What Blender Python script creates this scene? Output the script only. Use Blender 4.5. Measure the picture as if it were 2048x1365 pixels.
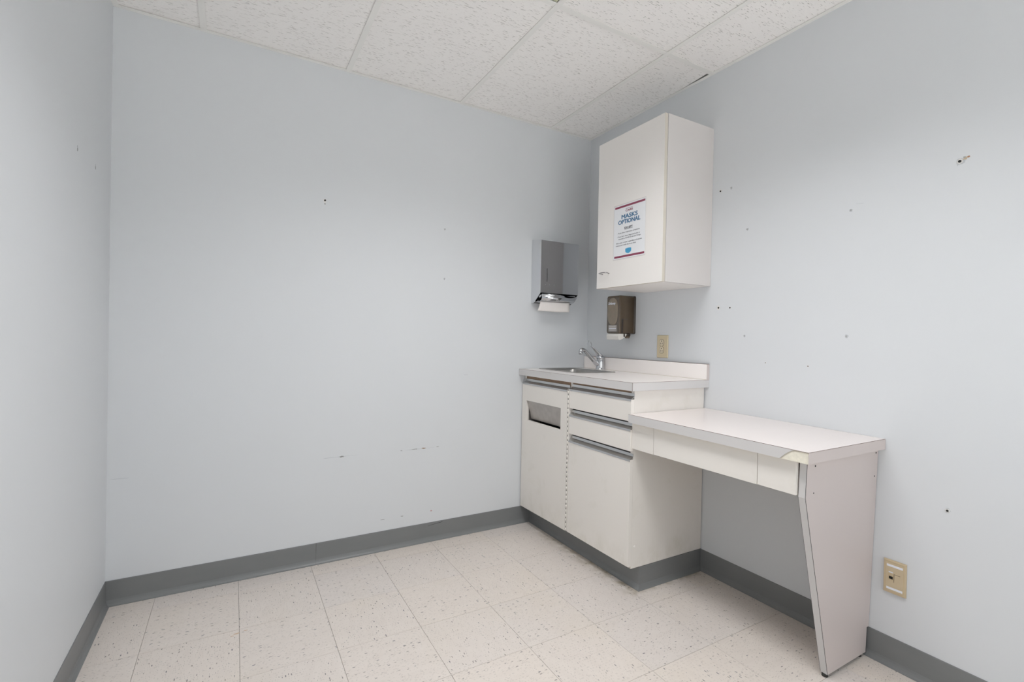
import bpy, bmesh, math, random
from mathutils import Vector, Matrix
random.seed(7)
for o in list(bpy.data.objects): bpy.data.objects.remove(o)
scene = bpy.context.scene
COL = scene.collection

# ------------------------------------------------------------------ camera
F_PX, YAW, PITCH, ROLL = 964.511, -0.5223, -0.0069, 0.0199
fwd = Vector((-math.sin(YAW) * math.cos(PITCH), math.cos(YAW) * math.cos(PITCH), math.sin(PITCH)))
rgt = Vector((math.cos(YAW), math.sin(YAW), 0)); upv = rgt.cross(fwd)
r2 = math.cos(ROLL) * rgt + math.sin(ROLL) * upv
u2 = -math.sin(ROLL) * rgt + math.cos(ROLL) * upv
cam_d = bpy.data.cameras.new('camera'); cam = bpy.data.objects.new('camera', cam_d); COL.objects.link(cam)
cam_d.sensor_width = 36.0; cam_d.lens = F_PX * 36.0 / 2048.0; cam_d.clip_start = 0.02
M = Matrix((r2, u2, -fwd)).transposed().to_4x4(); M.translation = Vector((-2.0129, -2.5084, 1.1262))
cam.matrix_world = M; scene.camera = cam

# ------------------------------------------------------------------ world, light, exposure
SKY_COLOR, SKY_STRENGTH = (0.92, 0.97, 1.0, 1), 2.5
SUN_STRENGTH = 25.0
sun_d = bpy.data.lights.new('sun', 'SUN'); sun_d.energy = SUN_STRENGTH; sun_d.angle = 0.01; sun_d.color = (1.0, 0.99, 0.98)
sun = bpy.data.objects.new('sun', sun_d); COL.objects.link(sun); sun.rotation_euler = (math.radians(-38), 0, 0)   # high behind the building, bounces off the added ground outside to light the ceiling
world = bpy.data.worlds.new('world'); scene.world = world; world.use_nodes = True
world.node_tree.nodes['Background'].inputs[0].default_value = SKY_COLOR
world.node_tree.nodes['Background'].inputs[1].default_value = SKY_STRENGTH
vs = scene.view_settings
vs.view_transform = 'Standard'; vs.look = 'None'; vs.gamma = 1.0; vs.use_curve_mapping = False
vs.exposure = 0.03
scene.cycles.max_bounces = 12; scene.cycles.diffuse_bounces = 9; scene.cycles.glossy_bounces = 4
LAMP_POWER, LAMP_SPREAD, LAMP_COLOR = 16.3, 132.0, (0.99, 0.99, 1.0)

# room (metres): back wall y=0, right wall x=0, left wall x=XL
XL, YF, ZC = -2.455, -3.45, 2.4317

# ------------------------------------------------------------------ materials
MATS = {}
class NT:
    def __init__(s, name):
        s.m = bpy.data.materials.new(name); s.m.use_nodes = True
        s.t = s.m.node_tree; s.b = s.t.nodes['Principled BSDF']; MATS[name] = s.m
    def n(s, typ, **kw):
        nd = s.t.nodes.new(typ)
        for k, v in kw.items():
            if k in nd.inputs.keys(): s.put(nd.inputs[k], v)
            else: setattr(nd, k, v)
        return nd
    def put(s, sock, v):
        if isinstance(v, bpy.types.NodeSocket): s.t.links.new(v, sock)
        else: sock.default_value = v
    def math(s, op, a, b=0.0, c=None):
        nd = s.t.nodes.new('ShaderNodeMath'); nd.operation = op
        s.put(nd.inputs[0], a); s.put(nd.inputs[1], b)
        if c is not None: s.put(nd.inputs[2], c)
        return nd.outputs[0]
    def ramp(s, v, lo, hi):
        nd = s.t.nodes.new('ShaderNodeMapRange'); nd.clamp = True
        s.put(nd.inputs[0], v); s.put(nd.inputs[1], lo); s.put(nd.inputs[2], hi)
        return nd.outputs[0]
    def mix(s, fac, a, b):
        nd = s.t.nodes.new('ShaderNodeMix'); nd.data_type = 'RGBA'
        s.put(nd.inputs[0], fac); s.put(nd.inputs[6], a); s.put(nd.inputs[7], b)
        return nd.outputs[2]
    def base(s, v, rough=0.5, metal=0.0, spec=None):
        s.put(s.b.inputs['Base Color'], v); s.put(s.b.inputs['Roughness'], rough); s.put(s.b.inputs['Metallic'], metal)
        if spec is not None: s.b.inputs['Specular IOR Level'].default_value = spec
        return s
    def bump(s, h, strength, dist=0.001):
        nd = s.n('ShaderNodeBump'); nd.inputs['Strength'].default_value = strength; nd.inputs['Distance'].default_value = dist
        s.put(nd.inputs['Height'], h); s.put(s.b.inputs['Normal'], nd.outputs[0])
    def pos(s): return s.n('ShaderNodeNewGeometry').outputs['Position']
    def mapping(s, vec, scale, loc=(0, 0, 0)):
        nd = s.n('ShaderNodeMapping'); s.put(nd.inputs['Vector'], vec)
        nd.inputs['Scale'].default_value = scale; s.put(nd.inputs['Location'], loc); return nd.outputs[0]
    def noise(s, vec, scale, detail=2.0, rough=0.5):
        nd = s.n('ShaderNodeTexNoise'); s.put(nd.inputs['Vector'], vec)
        nd.inputs['Scale'].default_value = scale; nd.inputs['Detail'].default_value = detail; nd.inputs['Roughness'].default_value = rough
        return nd
    def voro(s, vec, scale, rnd=1.0, feat='F1'):
        nd = s.n('ShaderNodeTexVoronoi'); nd.feature = feat; nd.voronoi_dimensions = '2D'; s.put(nd.inputs['Vector'], vec)
        nd.inputs['Scale'].default_value = scale; nd.inputs['Randomness'].default_value = rnd
        return nd

def rgb(r, g, b): return (r, g, b, 1.0)
def srgb(r, g, b):
    f = lambda c: ((c / 255 + 0.055) / 1.055) ** 2.4 if c / 255 > 0.04045 else c / 255 / 12.92
    return (f(r), f(g), f(b), 1.0)
def plain(name, color, rough=0.5, metal=0.0, nscale=0.0, var=0.06, spec=None):
    t = NT(name)
    if nscale:
        f = t.noise(t.pos(), nscale, 3.0).outputs['Fac']
        c = t.mix(f, tuple(x * (1 - var) for x in color[:3]) + (1,), tuple(min(1, x * (1 + var)) for x in color[:3]) + (1,))
        t.base(c, rough, metal, spec)
    else: t.base(color, rough, metal, spec)
    return t

# painted wall: faint roller texture, slight unevenness of the paint
t = NT('wall_paint'); P = t.pos()
f = t.noise(P, 1.7, 3.0).outputs['Fac']
c = t.mix(f, rgb(0.662, 0.682, 0.703), rgb(0.677, 0.696, 0.715))
t.base(c, 0.55, 0, 0.35)

# fissured acoustic ceiling panel
t = NT('ceiling_panel'); P = t.pos()
wob = t.noise(P, 45, 2.0).outputs['Color']
vm = t.n('ShaderNodeVectorMath', operation='SCALE'); t.put(vm.inputs[0], wob); vm.inputs['Scale'].default_value = 0.0032
va = t.n('ShaderNodeVectorMath', operation='ADD'); t.put(va.inputs[0], P); t.put(va.inputs[1], vm.outputs[0])
row = t.n('ShaderNodeCombineXYZ'); t.put(row.inputs[0], t.math('MULTIPLY', t.noise(t.mapping(P, (9, 230, 1)), 1.0, 1.0).outputs['Fac'], 0.11))
vb = t.n('ShaderNodeVectorMath', operation='ADD'); t.put(vb.inputs[0], va.outputs[0]); t.put(vb.inputs[1], row.outputs[0])
flat = t.n('ShaderNodeVectorMath', operation='MULTIPLY'); t.put(flat.inputs[0], vb.outputs[0]); flat.inputs[1].default_value = (1, 1, 0)
v1 = t.voro(t.mapping(flat.outputs[0], (42, 245, 1)), 1.0, 1.0)
pick = t.n('ShaderNodeSeparateColor'); t.put(pick.inputs[0], v1.outputs['Color'])
rad = t.math('MULTIPLY', t.math('SUBTRACT', pick.outputs[0], 0.58), 0.85)
fis = t.ramp(t.math('SUBTRACT', rad, v1.outputs['Distance']), 0.0, 0.10)
v2 = t.voro(t.mapping(flat.outputs[0], (300, 420, 1)), 1.0, 1.0)
pick2 = t.n('ShaderNodeSeparateColor'); t.put(pick2.inputs[0], v2.outputs['Color'])
pin = t.ramp(t.math('SUBTRACT', t.math('MULTIPLY', t.math('SUBTRACT', pick2.outputs[1], 0.62), 0.7), v2.outputs['Distance']), 0.0, 0.12)
hole = t.math('MAXIMUM', fis, t.math('MULTIPLY', pin, 0.55))
c = t.mix(t.math('MULTIPLY', hole, 0.75), rgb(0.97, 0.95, 0.93), rgb(0.30, 0.28, 0.26))
t.base(c, 0.9, 0, 0.1)

plain('grid_metal', rgb(0.90, 0.89, 0.86), 0.45, 0.0, 6, 0.03)
plain('plenum', rgb(0.05, 0.045, 0.03), 0.9)

# vinyl composition floor tile, chips lie along one axis of each tile
def vct(name, along_x):
    t = NT(name); P = t.pos(); oi = t.n('ShaderNodeObjectInfo')
    rv = t.n('ShaderNodeCombineXYZ'); t.put(rv.inputs[0], t.math('MULTIPLY', oi.outputs['Random'], 37.0)); t.put(rv.inputs[1], t.math('MULTIPLY', oi.outputs['Random'], 11.0))
    flat = t.n('ShaderNodeVectorMath', operation='MULTIPLY_ADD'); t.put(flat.inputs[0], P); flat.inputs[1].default_value = (1, 1, 0); t.put(flat.inputs[2], rv.outputs[0])
    V = flat.outputs[0]
    def st(a, b): return (a, b, 1) if along_x else (b, a, 1)
    wob = t.noise(V, 25, 2.0).outputs['Color']
    vm = t.n('ShaderNodeVectorMath', operation='SCALE'); t.put(vm.inputs[0], wob); vm.inputs['Scale'].default_value = 0.006
    va = t.n('ShaderNodeVectorMath', operation='ADD'); t.put(va.inputs[0], V); t.put(va.inputs[1], vm.outputs[0]); W = va.outputs[0]
    v1 = t.voro(t.mapping(W, st(38, 112)), 1.0)
    p1 = t.n('ShaderNodeSeparateColor'); t.put(p1.inputs[0], v1.outputs['Color'])
    chip = t.ramp(t.math('SUBTRACT', t.math('MULTIPLY', t.math('SUBTRACT', p1.outputs[0], 0.70), 0.78), v1.outputs['Distance']), 0.0, 0.04)
    v2 = t.voro(t.mapping(W, st(85, 290)), 1.0)
    p2 = t.n('ShaderNodeSeparateColor'); t.put(p2.inputs[0], v2.outputs['Color'])
    strk = t.ramp(t.math('SUBTRACT', t.math('MULTIPLY', t.math('SUBTRACT', p2.outputs[1], 0.36), 0.58), v2.outputs['Distance']), 0.0, 0.12)
    cloud = t.noise(t.mapping(V, st(14, 40)), 1.0, 3.0).outputs['Fac']
    c = t.mix(cloud, rgb(0.665, 0.605, 0.565), rgb(0.735, 0.68, 0.64))
    tint = t.mix(oi.outputs['Random'], rgb(0.96, 0.965, 0.97), rgb(1.0, 0.99, 0.965))
    mm = t.n('ShaderNodeMix', data_type='RGBA', blend_type='MULTIPLY'); mm.inputs[0].default_value = 1.0
    t.put(mm.inputs[6], c); t.put(mm.inputs[7], tint); c = mm.outputs[2]
    c = t.mix(t.math('MULTIPLY', strk, 0.54), c, rgb(0.36, 0.33, 0.30))
    cc = t.mix(p1.outputs[1], rgb(0.09, 0.10, 0.13), rgb(0.25, 0.215, 0.18))
    c = t.mix(t.math('MULTIPLY', chip, 0.86), c, cc)
    # yellowed wax patches and old grime caught along the toe kick
    wax = t.ramp(t.noise(P, 3.1, 3.0).outputs['Fac'], 0.52, 0.72)
    c = t.mix(t.math('MULTIPLY', wax, 0.15), c, rgb(0.66, 0.575, 0.44))
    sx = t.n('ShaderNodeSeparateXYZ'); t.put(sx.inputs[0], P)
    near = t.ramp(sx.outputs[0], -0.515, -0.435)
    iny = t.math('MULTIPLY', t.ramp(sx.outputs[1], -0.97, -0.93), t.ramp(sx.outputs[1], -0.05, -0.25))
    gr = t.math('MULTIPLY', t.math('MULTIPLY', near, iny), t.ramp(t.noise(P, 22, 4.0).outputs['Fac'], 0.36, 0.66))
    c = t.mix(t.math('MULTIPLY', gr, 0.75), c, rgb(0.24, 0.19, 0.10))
    t.base(c, 0.34, 0, 0.35)
vct('floor_tile_x', True); vct('floor_tile_y', False)
plain('tile_joint', rgb(0.12, 0.10, 0.075), 0.9)

# grey rubber cove base with scuffing
t = NT('rubber_base'); P = t.pos()
f = t.noise(t.mapping(P, (6, 6, 20)), 1.0, 4.0).outputs['Fac']
t.base(t.mix(f, rgb(0.18, 0.187, 0.19), rgb(0.212, 0.217, 0.218)), 0.40, 0, 0.45)

t = plain('laminate_white', rgb(0.78, 0.72, 0.70), 0.24, 0, 2.2, 0.025, 0.6)
plain('laminate_white_lifted', rgb(0.92, 0.875, 0.85), 0.24, 0, 2.2, 0.02, 0.6)  # desk laminate colour lightened to make up for dim light in the corner
plain('laminate_edge', rgb(0.625, 0.61, 0.605), 0.42, 0, 3.0, 0.03, 0.4)
plain('desk_panel_laminate', rgb(0.595, 0.53, 0.51), 0.45, 0, 2.0, 0.03, 0.35)
plain('seam_brown', rgb(0.13, 0.075, 0.05), 0.7)
plain('seam_dark', rgb(0.05, 0.045, 0.045), 0.7)
plain('particle_core', rgb(0.80, 0.76, 0.65), 0.85, 0, 120, 0.14)
plain('wood_rail', rgb(0.30, 0.20, 0.13), 0.7, 0, 30, 0.3)
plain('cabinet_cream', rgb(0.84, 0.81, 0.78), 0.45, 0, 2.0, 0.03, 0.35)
plain('cabinet_body_dimmed', rgb(0.635, 0.605, 0.59), 0.45, 0, 2.0, 0.03, 0.35)  # coloured darker than the door to offset excess light on the cabinet side
plain('cabinet_edge_tan', rgb(0.62, 0.575, 0.50), 0.5)
# aged base cabinet laminate with hand grime patches and dirt at the bottom edge
t = NT('cabinet_aged'); P = t.pos()
c = t.mix(t.noise(P, 2.0, 3.0).outputs['Fac'], rgb(0.79, 0.755, 0.71), rgb(0.83, 0.795, 0.75))
grime = t.ramp(t.noise(P, 9.0, 4.0, 0.6).outputs['Fac'], 0.60, 0.78)
c = t.mix(t.math('MULTIPLY', grime, 0.22), c, rgb(0.60, 0.57, 0.46))
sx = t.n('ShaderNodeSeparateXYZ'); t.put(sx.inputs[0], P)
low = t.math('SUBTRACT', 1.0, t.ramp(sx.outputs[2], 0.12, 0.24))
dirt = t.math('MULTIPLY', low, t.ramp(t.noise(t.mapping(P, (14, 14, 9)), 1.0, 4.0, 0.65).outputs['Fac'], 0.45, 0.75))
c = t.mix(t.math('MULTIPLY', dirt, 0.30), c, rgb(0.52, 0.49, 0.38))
t.base(c, 0.45, 0, 0.35)

t = NT('brushed_aluminium'); P = t.pos()
f = t.noise(t.mapping(P, (300, 4, 300)), 1.0, 2.0).outputs['Fac']
t.base(t.mix(f, rgb(0.54, 0.545, 0.55), rgb(0.63, 0.635, 0.64)), 0.22, 1.0)
t = NT('stainless'); P = t.pos()
f = t.noise(t.mapping(P, (8, 180, 60)), 1.0, 3.0).outputs['Fac']
t.base(t.mix(f, rgb(0.40, 0.39, 0.37), rgb(0.52, 0.50, 0.48)), 0.33, 1.0)
t = NT('stainless_worn'); P = t.pos()
f = t.noise(P, 26, 4.0, 0.6).outputs['Fac']
t.base(t.mix(f, rgb(0.40, 0.37, 0.345), rgb(0.60, 0.57, 0.54)), 0.48, 0.75)
plain('chrome', rgb(0.62, 0.63, 0.65), 0.06, 1.0)
plain('chrome_cover', rgb(0.74, 0.75, 0.77), 0.05, 1.0)
plain('handle_steel', rgb(0.42, 0.41, 0.41), 0.18, 1.0)
plain('black_void', rgb(0.012, 0.011, 0.010), 0.8)
plain('paper', rgb(0.83, 0.79, 0.76), 0.9, 0, 40, 0.03)
plain('sheet_white', rgb(0.80, 0.81, 0.83), 0.35)
plain('sleeve', rgb(0.74, 0.72, 0.70), 0.25)
plain('ink_maroon', srgb(140, 66, 88), 0.45)
plain('ink_blue', srgb(66, 112, 148), 0.45)
plain('ink_grey', srgb(88, 88, 94), 0.5)
plain('ink_cyan', srgb(70, 158, 200), 0.45)
plain('ink_cyan_dark', srgb(54, 138, 184), 0.45)
plain('smoke_plastic', rgb(0.105, 0.075, 0.048), 0.22, 0, 14, 0.12)
plain('smoke_front', rgb(0.125, 0.105, 0.085), 0.20, 0, 20, 0.15)
plain('smoke_dark', rgb(0.045, 0.033, 0.025), 0.3)
plain('soap_bag', rgb(0.26, 0.215, 0.165), 0.25, 0, 30, 0.2)
plain('white_plastic', rgb(0.74, 0.72, 0.68), 0.4)
plain('label_grey', rgb(0.36, 0.335, 0.32), 0.5, 0, 300, 0.25)
plain('label_white', rgb(0.78, 0.80, 0.86), 0.5)
plain('ivory_plastic', rgb(0.62, 0.53, 0.36), 0.38, 0, 8, 0.03)
plain('ivory_light', rgb(0.68, 0.60, 0.45), 0.38)
plain('almond_plastic', rgb(0.55, 0.44, 0.285), 0.4, 0, 8, 0.03)
plain('almond_light', rgb(0.57, 0.47, 0.32), 0.42)
plain('gasket_dark', rgb(0.10, 0.075, 0.05), 0.6)
plain('hole_dark', rgb(0.02, 0.02, 0.02), 0.9)
plain('plaster', rgb(0.72, 0.71, 0.69), 0.9, 0, 90, 0.1)
plain('smudge_grey', rgb(0.36, 0.36, 0.36), 0.8)
plain('smudge_faint', rgb(0.50, 0.52, 0.545), 0.7)
plain('smudge_rust', rgb(0.40, 0.22, 0.13), 0.8)
plain('smudge_pink', rgb(0.52, 0.30, 0.30), 0.8)
plain('smudge_tan', rgb(0.52, 0.42, 0.30), 0.8)
plain('black_glide', rgb(0.02, 0.02, 0.018), 0.5)
plain('rust_spot', rgb(0.58, 0.42, 0.30), 0.5)
plain('bounce_concrete', rgb(0.50, 0.50, 0.49), 0.9, 0, 1.5, 0.08)
plain('fill_window_white', rgb(0.75, 0.75, 0.74), 0.4)
t = NT('fill_window_glass'); tr = t.n('ShaderNodeBsdfTransparent'); gl = t.n('ShaderNodeBsdfGlossy', Roughness=0.02); mx = t.n('ShaderNodeMixShader'); mx.inputs[0].default_value = 0.06
t.t.links.new(tr.outputs[0], mx.inputs[1]); t.t.links.new(gl.outputs[0], mx.inputs[2]); t.t.links.new(mx.outputs[0], t.t.nodes['Material Output'].inputs['Surface'])
plain('reflector', rgb(0.55, 0.55, 0.48), 0.2, 1.0)
t = NT('lamp_tube'); t.base(rgb(0.9, 0.9, 0.9), 0.4)
t.b.inputs['Emission Color'].default_value = (1, 0.98, 0.95, 1); t.b.inputs['Emission Strength'].default_value = 2.0

# ------------------------------------------------------------------ mesh helpers
class MB:
    def __init__(s): s.bm = bmesh.new(); s.mats = []
    def mi(s, mat):
        if mat not in s.mats: s.mats.append(mat)
        return s.mats.index(mat)
    def faces(s, vs_, fs, mat, smooth=False):
        k = s.mi(mat); bv = [s.bm.verts.new(v) for v in vs_]
        for f in fs:
            try:
                fc = s.bm.faces.new([bv[i] for i in f]); fc.material_index = k; fc.smooth = smooth
            except ValueError: pass
        return bv
    def hexa(s, a, mat):            # a: 4 bottom corners then 4 top corners, same turn
        s.faces(a, [(3, 2, 1, 0), (4, 5, 6, 7), (0, 1, 5, 4), (1, 2, 6, 5), (2, 3, 7, 6), (3, 0, 4, 7)], mat); return s
    def box(s, x0, x1, y0, y1, z0, z1, mat):
        x0, x1 = sorted((x0, x1)); y0, y1 = sorted((y0, y1)); z0, z1 = sorted((z0, z1))
        return s.hexa([(x0, y0, z0), (x1, y0, z0), (x1, y1, z0), (x0, y1, z0), (x0, y0, z1), (x1, y0, z1), (x1, y1, z1), (x0, y1, z1)], mat)
    def prism(s, lo, hi, mat, side=None, smooth=False):      # two matching point loops
        n = len(lo); k = s.mi(mat); ks = s.mi(side or mat)
        a = [s.bm.verts.new(v) for v in lo]; b = [s.bm.verts.new(v) for v in hi]
        s.bm.faces.new(a[::-1]).material_index = k; s.bm.faces.new(b).material_index = k
        for i in range(n):
            f = s.bm.faces.new((a[i], a[(i + 1) % n], b[(i + 1) % n], b[i])); f.material_index = ks; f.smooth = smooth
        return s
    def sweep(s, rings, mat, closed=True, caps=True, smooth=True):
        k = s.mi(mat); R = [[s.bm.verts.new(v) for v in r] for r in rings]; n = len(R[0])
        for a, b in zip(R, R[1:]):
            for i in range(n if closed else n - 1):
                f = s.bm.faces.new((a[i], a[(i + 1) % n], b[(i + 1) % n], b[i])); f.material_index = k; f.smooth = smooth
        if caps and closed:
            s.bm.faces.new(R[0][::-1]).material_index = k; s.bm.faces.new(R[-1]).material_index = k
        return s
    def tube(s, pts, rad, mat, seg=12, flat=1.0):
        pts = [Vector(p) for p in pts]; n = len(pts)
        if not hasattr(rad, '__len__'): rad = [rad] * n
        rings = []; ref = None
        for i, p in enumerate(pts):
            d = (pts[min(i + 1, n - 1)] - pts[max(i - 1, 0)]).normalized()
            if ref is None: ref = Vector((0, 1, 0)) if abs(d.y) < 0.9 else Vector((0, 0, 1))
            u = (ref - d * ref.dot(d)).normalized(); w = d.cross(u); ref = u
            rings.append([p + (u * math.cos(6.2832 * j / seg) + w * math.sin(6.2832 * j / seg) * flat) * rad[i] for j in range(seg)])
        return s.sweep(rings, mat)
    def cyl(s, c, ax, r, h, mat, seg=20, r1=None):
        c = Vector(c); ax = Vector(ax).normalized(); r1 = r if r1 is None else r1
        u = ax.orthogonal().normalized(); w = ax.cross(u)
        rings = [[c + ax * hh + (u * math.cos(6.2832 * j / seg) + w * math.sin(6.2832 * j / seg)) * rr for j in range(seg)] for hh, rr in ((0, r), (h, r1))]
        return s.sweep(rings, mat)
    def lathe(s, c, prof, mat, seg=28):
        rings = [[(c[0] + r * math.cos(6.2832 * j / seg), c[1] + r * math.sin(6.2832 * j / seg), c[2] + z) for j in range(seg)] for r, z in prof]
        return s.sweep(rings, mat)
    def build(s, name, parent=None, bevel=0.0, segs=2, origin=None, fix=True):
        if fix: bmesh.ops.recalc_face_normals(s.bm, faces=s.bm.faces[:])
        me = bpy.data.meshes.new(name)
        off = Vector(origin) if origin is not None else (Vector(parent['_o']) if parent is not None else Vector((0, 0, 0)))
        bmesh.ops.translate(s.bm, verts=s.bm.verts[:], vec=-off)
        s.bm.to_mesh(me); s.bm.free()
        for m in s.mats: me.materials.append(MATS[m])
        o = bpy.data.objects.new(name, me); COL.objects.link(o); o['_o'] = tuple(off)
        if parent is not None: o.parent = parent; o.location = off - Vector(parent['_o'])
        else: o.location = off
        if bevel:
            b = o.modifiers.new('bevel', 'BEVEL'); b.width = bevel; b.segments = segs; b.limit_method = 'ANGLE'; b.angle_limit = 0.6
            b.harden_normals = False
        return o
def thing(name, loc, label, cat, group=None):
    o = bpy.data.objects.new(name, None); COL.objects.link(o); o.location = loc; o['_o'] = tuple(loc)
    o.empty_display_size = 0.05
    o['label'] = label; o['category'] = cat
    if group: o['group'] = group
    return o
def tag(o, label, cat):
    o['label'] = label; o['category'] = cat; return o
def struct(o): o['kind'] = 'structure'; return o
def box(name, parent, x0, x1, y0, y1, z0, z1, mat, bevel=0.0):
    return MB().box(x0, x1, y0, y1, z0, z1, mat).build(name, parent, bevel)

# ------------------------------------------------------------------ setting: walls
wall_back = struct(box('wall_back', None, XL - 0.1, 0.1, 0.0, 0.1, -0.05, 2.62, 'wall_paint'))
wall_right = struct(box('wall_right', None, 0.0, 0.1, YF - 0.1, 0.0, -0.05, 2.62, 'wall_paint'))
wall_left = struct(box('wall_left', None, XL - 0.1, XL, YF - 0.1, 0.0, -0.05, 2.62, 'wall_paint'))
wall_front = None
WX0, WX1, WZA, WZB = -1.98, -0.18, 0.42, 2.15          # unseen window, added in the wall behind the camera to let in fill light
m = MB()
m.box(XL, WX0, YF - 0.1, YF, -0.05, 2.62, 'wall_paint'); m.box(WX1, 0.0, YF - 0.1, YF, -0.05, 2.62, 'wall_paint')
m.box(WX0, WX1, YF - 0.1, YF, -0.05, WZA, 'wall_paint'); m.box(WX0, WX1, YF - 0.1, YF, WZB, 2.62, 'wall_paint')
wall_front = struct(m.build('wall_front'))
m = MB(); fw = 0.04
m.box(WX0, WX0 + fw, YF - 0.07, YF - 0.02, WZA, WZB, 'fill_window_white'); m.box(WX1 - fw, WX1, YF - 0.07, YF - 0.02, WZA, WZB, 'fill_window_white')
m.box(WX0 + fw, WX1 - fw, YF - 0.07, YF - 0.02, WZA, WZA + fw, 'fill_window_white'); m.box(WX0 + fw, WX1 - fw, YF - 0.07, YF - 0.02, WZB - fw, WZB, 'fill_window_white')
wmid = (WX0 + WX1) / 2
m.box(wmid - 0.02, wmid + 0.02, YF - 0.07, YF - 0.02, WZA + fw, WZB - fw, 'fill_window_white')
fill_window = struct(m.build('fill_window'))
for a, b in ((WX0 + fw, wmid - 0.02), (wmid + 0.02, WX1 - fw)): box('fill_window_pane', fill_window, a, b, YF - 0.047, YF - 0.043, WZA + fw, WZB - fw, 'fill_window_glass')
pd = bpy.data.lights.new('fill_window_portal', 'AREA'); pd.shape = 'RECTANGLE'; pd.size = WX1 - WX0; pd.size_y = WZB - WZA; pd.cycles.is_portal = True
po = bpy.data.objects.new('fill_window_portal', pd); COL.objects.link(po); po.parent = fill_window; po.location = (wmid, YF - 0.105, (WZA + WZB) / 2); po.rotation_euler = (math.radians(90), 0, 0)

bounce_pavement = struct(box('bounce_pavement', None, -25, 25, -45, YF - 0.105, -0.35, -0.25, 'bounce_concrete'))  # unseen ground added outside, sunlit to bounce light up onto the ceiling

# ------------------------------------------------------------------ setting: floor of 12 inch tiles
floor = struct(box('floor', None, XL, 0.0, YF, 0.0, -0.05, -0.003, 'tile_joint'))
T = 0.3048; OX, OY = -1.3723, -0.4268; G = 0.0005
def tile_mesh(w, h, mat):
    m = MB(); m.box(-w / 2, w / 2, -h / 2, h / 2, -0.003, 0.0, mat); bm = m.bm
    bmesh.ops.recalc_face_normals(bm, faces=bm.faces[:])
    top = [e for e in bm.edges if all(abs(v.co.z) < 1e-6 for v in e.verts)]
    bmesh.ops.bevel(bm, geom=top, offset=0.0002, segments=1, affect='EDGES')
    me = bpy.data.meshes.new('tile'); bm.to_mesh(me); bm.free(); me.materials.append(MATS[mat]); return me
full = {k: tile_mesh(T - 2 * G, T - 2 * G, k) for k in ('floor_tile_x', 'floor_tile_y')}
for i in range(-5, 6):
    for j in range(-3, 12):
        x0, x1 = max(OX + i * T, XL + 0.001), min(OX + (i + 1) * T, -0.001)
        y1, y0 = min(OY - j * T, -0.001), max(OY - (j + 1) * T, YF + 0.001)
        if x1 - x0 < 0.01 or y1 - y0 < 0.01: continue
        k = 'floor_tile_x' if (i + j) % 2 == 0 else 'floor_tile_y'
        w, h = x1 - x0, y1 - y0
        me = full[k] if w > T - 1e-4 and h > T - 1e-4 else tile_mesh(w - 2 * G, h - 2 * G, k)
        o = bpy.data.objects.new('tile', me); COL.objects.link(o); o.parent = floor
        o.location = ((x0 + x1) / 2, (y0 + y1) / 2, random.uniform(-0.0002, 0.0))
def blob(cx, cy, rx, ry, n=14, jit=0.35, ang=0.0):
    pts = []
    for i in range(n):
        a = 6.2832 * i / n; k = 1 + random.uniform(-jit, jit)
        x, y = rx * k * math.cos(a), ry * k * math.sin(a)
        pts.append((cx + x * math.cos(ang) - y * math.sin(ang), cy + x * math.sin(ang) + y * math.cos(ang)))
    return pts
for cx, cy, rx, ry in ((-1.990, -0.452, 0.010, 0.003), (-1.962, -0.445, 0.007, 0.0035), (-2.004, -0.462, 0.005, 0.0025)):
    q = blob(cx, cy, rx, ry)
    MB().prism([(a, b, -0.0004) for a, b in q], [(a, b, 0.00025) for a, b in q], 'rust_spot').build('rust_stain', floor)

# ------------------------------------------------------------------ setting: suspended ceiling
ceiling = struct(box('ceiling', None, XL, 0.0, YF, 0.0, 2.585, 2.62, 'plenum'))
GX = [XL, -2.146, -1.541, -0.9316, -0.322, 0.0]
GY = [0.0, -0.937, -2.156, -3.375, YF]
LIGHT = (2, 1)
HW = 0.012
for i in range(5):
    for j in range(4):
        if (i, j) == LIGHT: continue
        x0, x1 = GX[i] + 0.004, GX[i + 1] - 0.004; y1, y0 = GY[j] - 0.004, GY[j + 1] + 0.004
        if y1 - y0 < 0.03: continue
        z = ZC + 0.0032 + random.uniform(0, 0.0012)
        ring = [(x0, y0), (x1, y0), (x1, y1), (x0, y1)]
        if (i, j) == (4, 0): ring = [(x0, y0 + 0.006), (-0.030, y0 + 0.006), (-0.014, -0.72), (-0.010, y1), (x0, y1)]
        tz = lambda x, y: z + (0.0012 * (x - x0) if i % 2 else 0.0012 * (x1 - x))
        MB().prism([(a, b, tz(a, b)) for a, b in ring], [(a, b, z + 0.016) for a, b in ring], 'ceiling_panel').build('ceiling_panel', ceiling)
def tee(x0, x1, y0, y1, along):
    m = MB(); m.box(x0, x1, y0, y1, ZC, ZC + 0.0016, 'grid_metal')
    cx, cy = (x0 + x1) / 2, (y0 + y1) / 2
    if along == 'y': m.box(cx - 0.0012, cx + 0.0012, y0, y1, ZC + 0.0016, ZC + 0.03, 'grid_metal')
    else: m.box(x0, x1, cy - 0.0012, cy + 0.0012, ZC + 0.0016, ZC + 0.03, 'grid_metal')
    m.build('grid_runner', ceiling)
for x in GX[1:-1]: tee(x - HW, x + HW, YF + 0.02, -0.02, 'y')
for y in GY[1:-1]:
    for a, b in zip(GX, GX[1:]):
        tee(a + (HW if a != XL else 0.02) + 0.0003, b - (HW if b != 0 else 0.02) - 0.0003, y - HW, y + HW, 'x')
A, TH = 0.021, 0.0014
m = MB(); m.box(XL, 0, -A, 0, ZC, ZC + TH, 'grid_metal'); m.box(XL, 0, -TH, 0, ZC + TH, ZC + 0.024, 'grid_metal'); struct(m.build('trim_1'))
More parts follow.
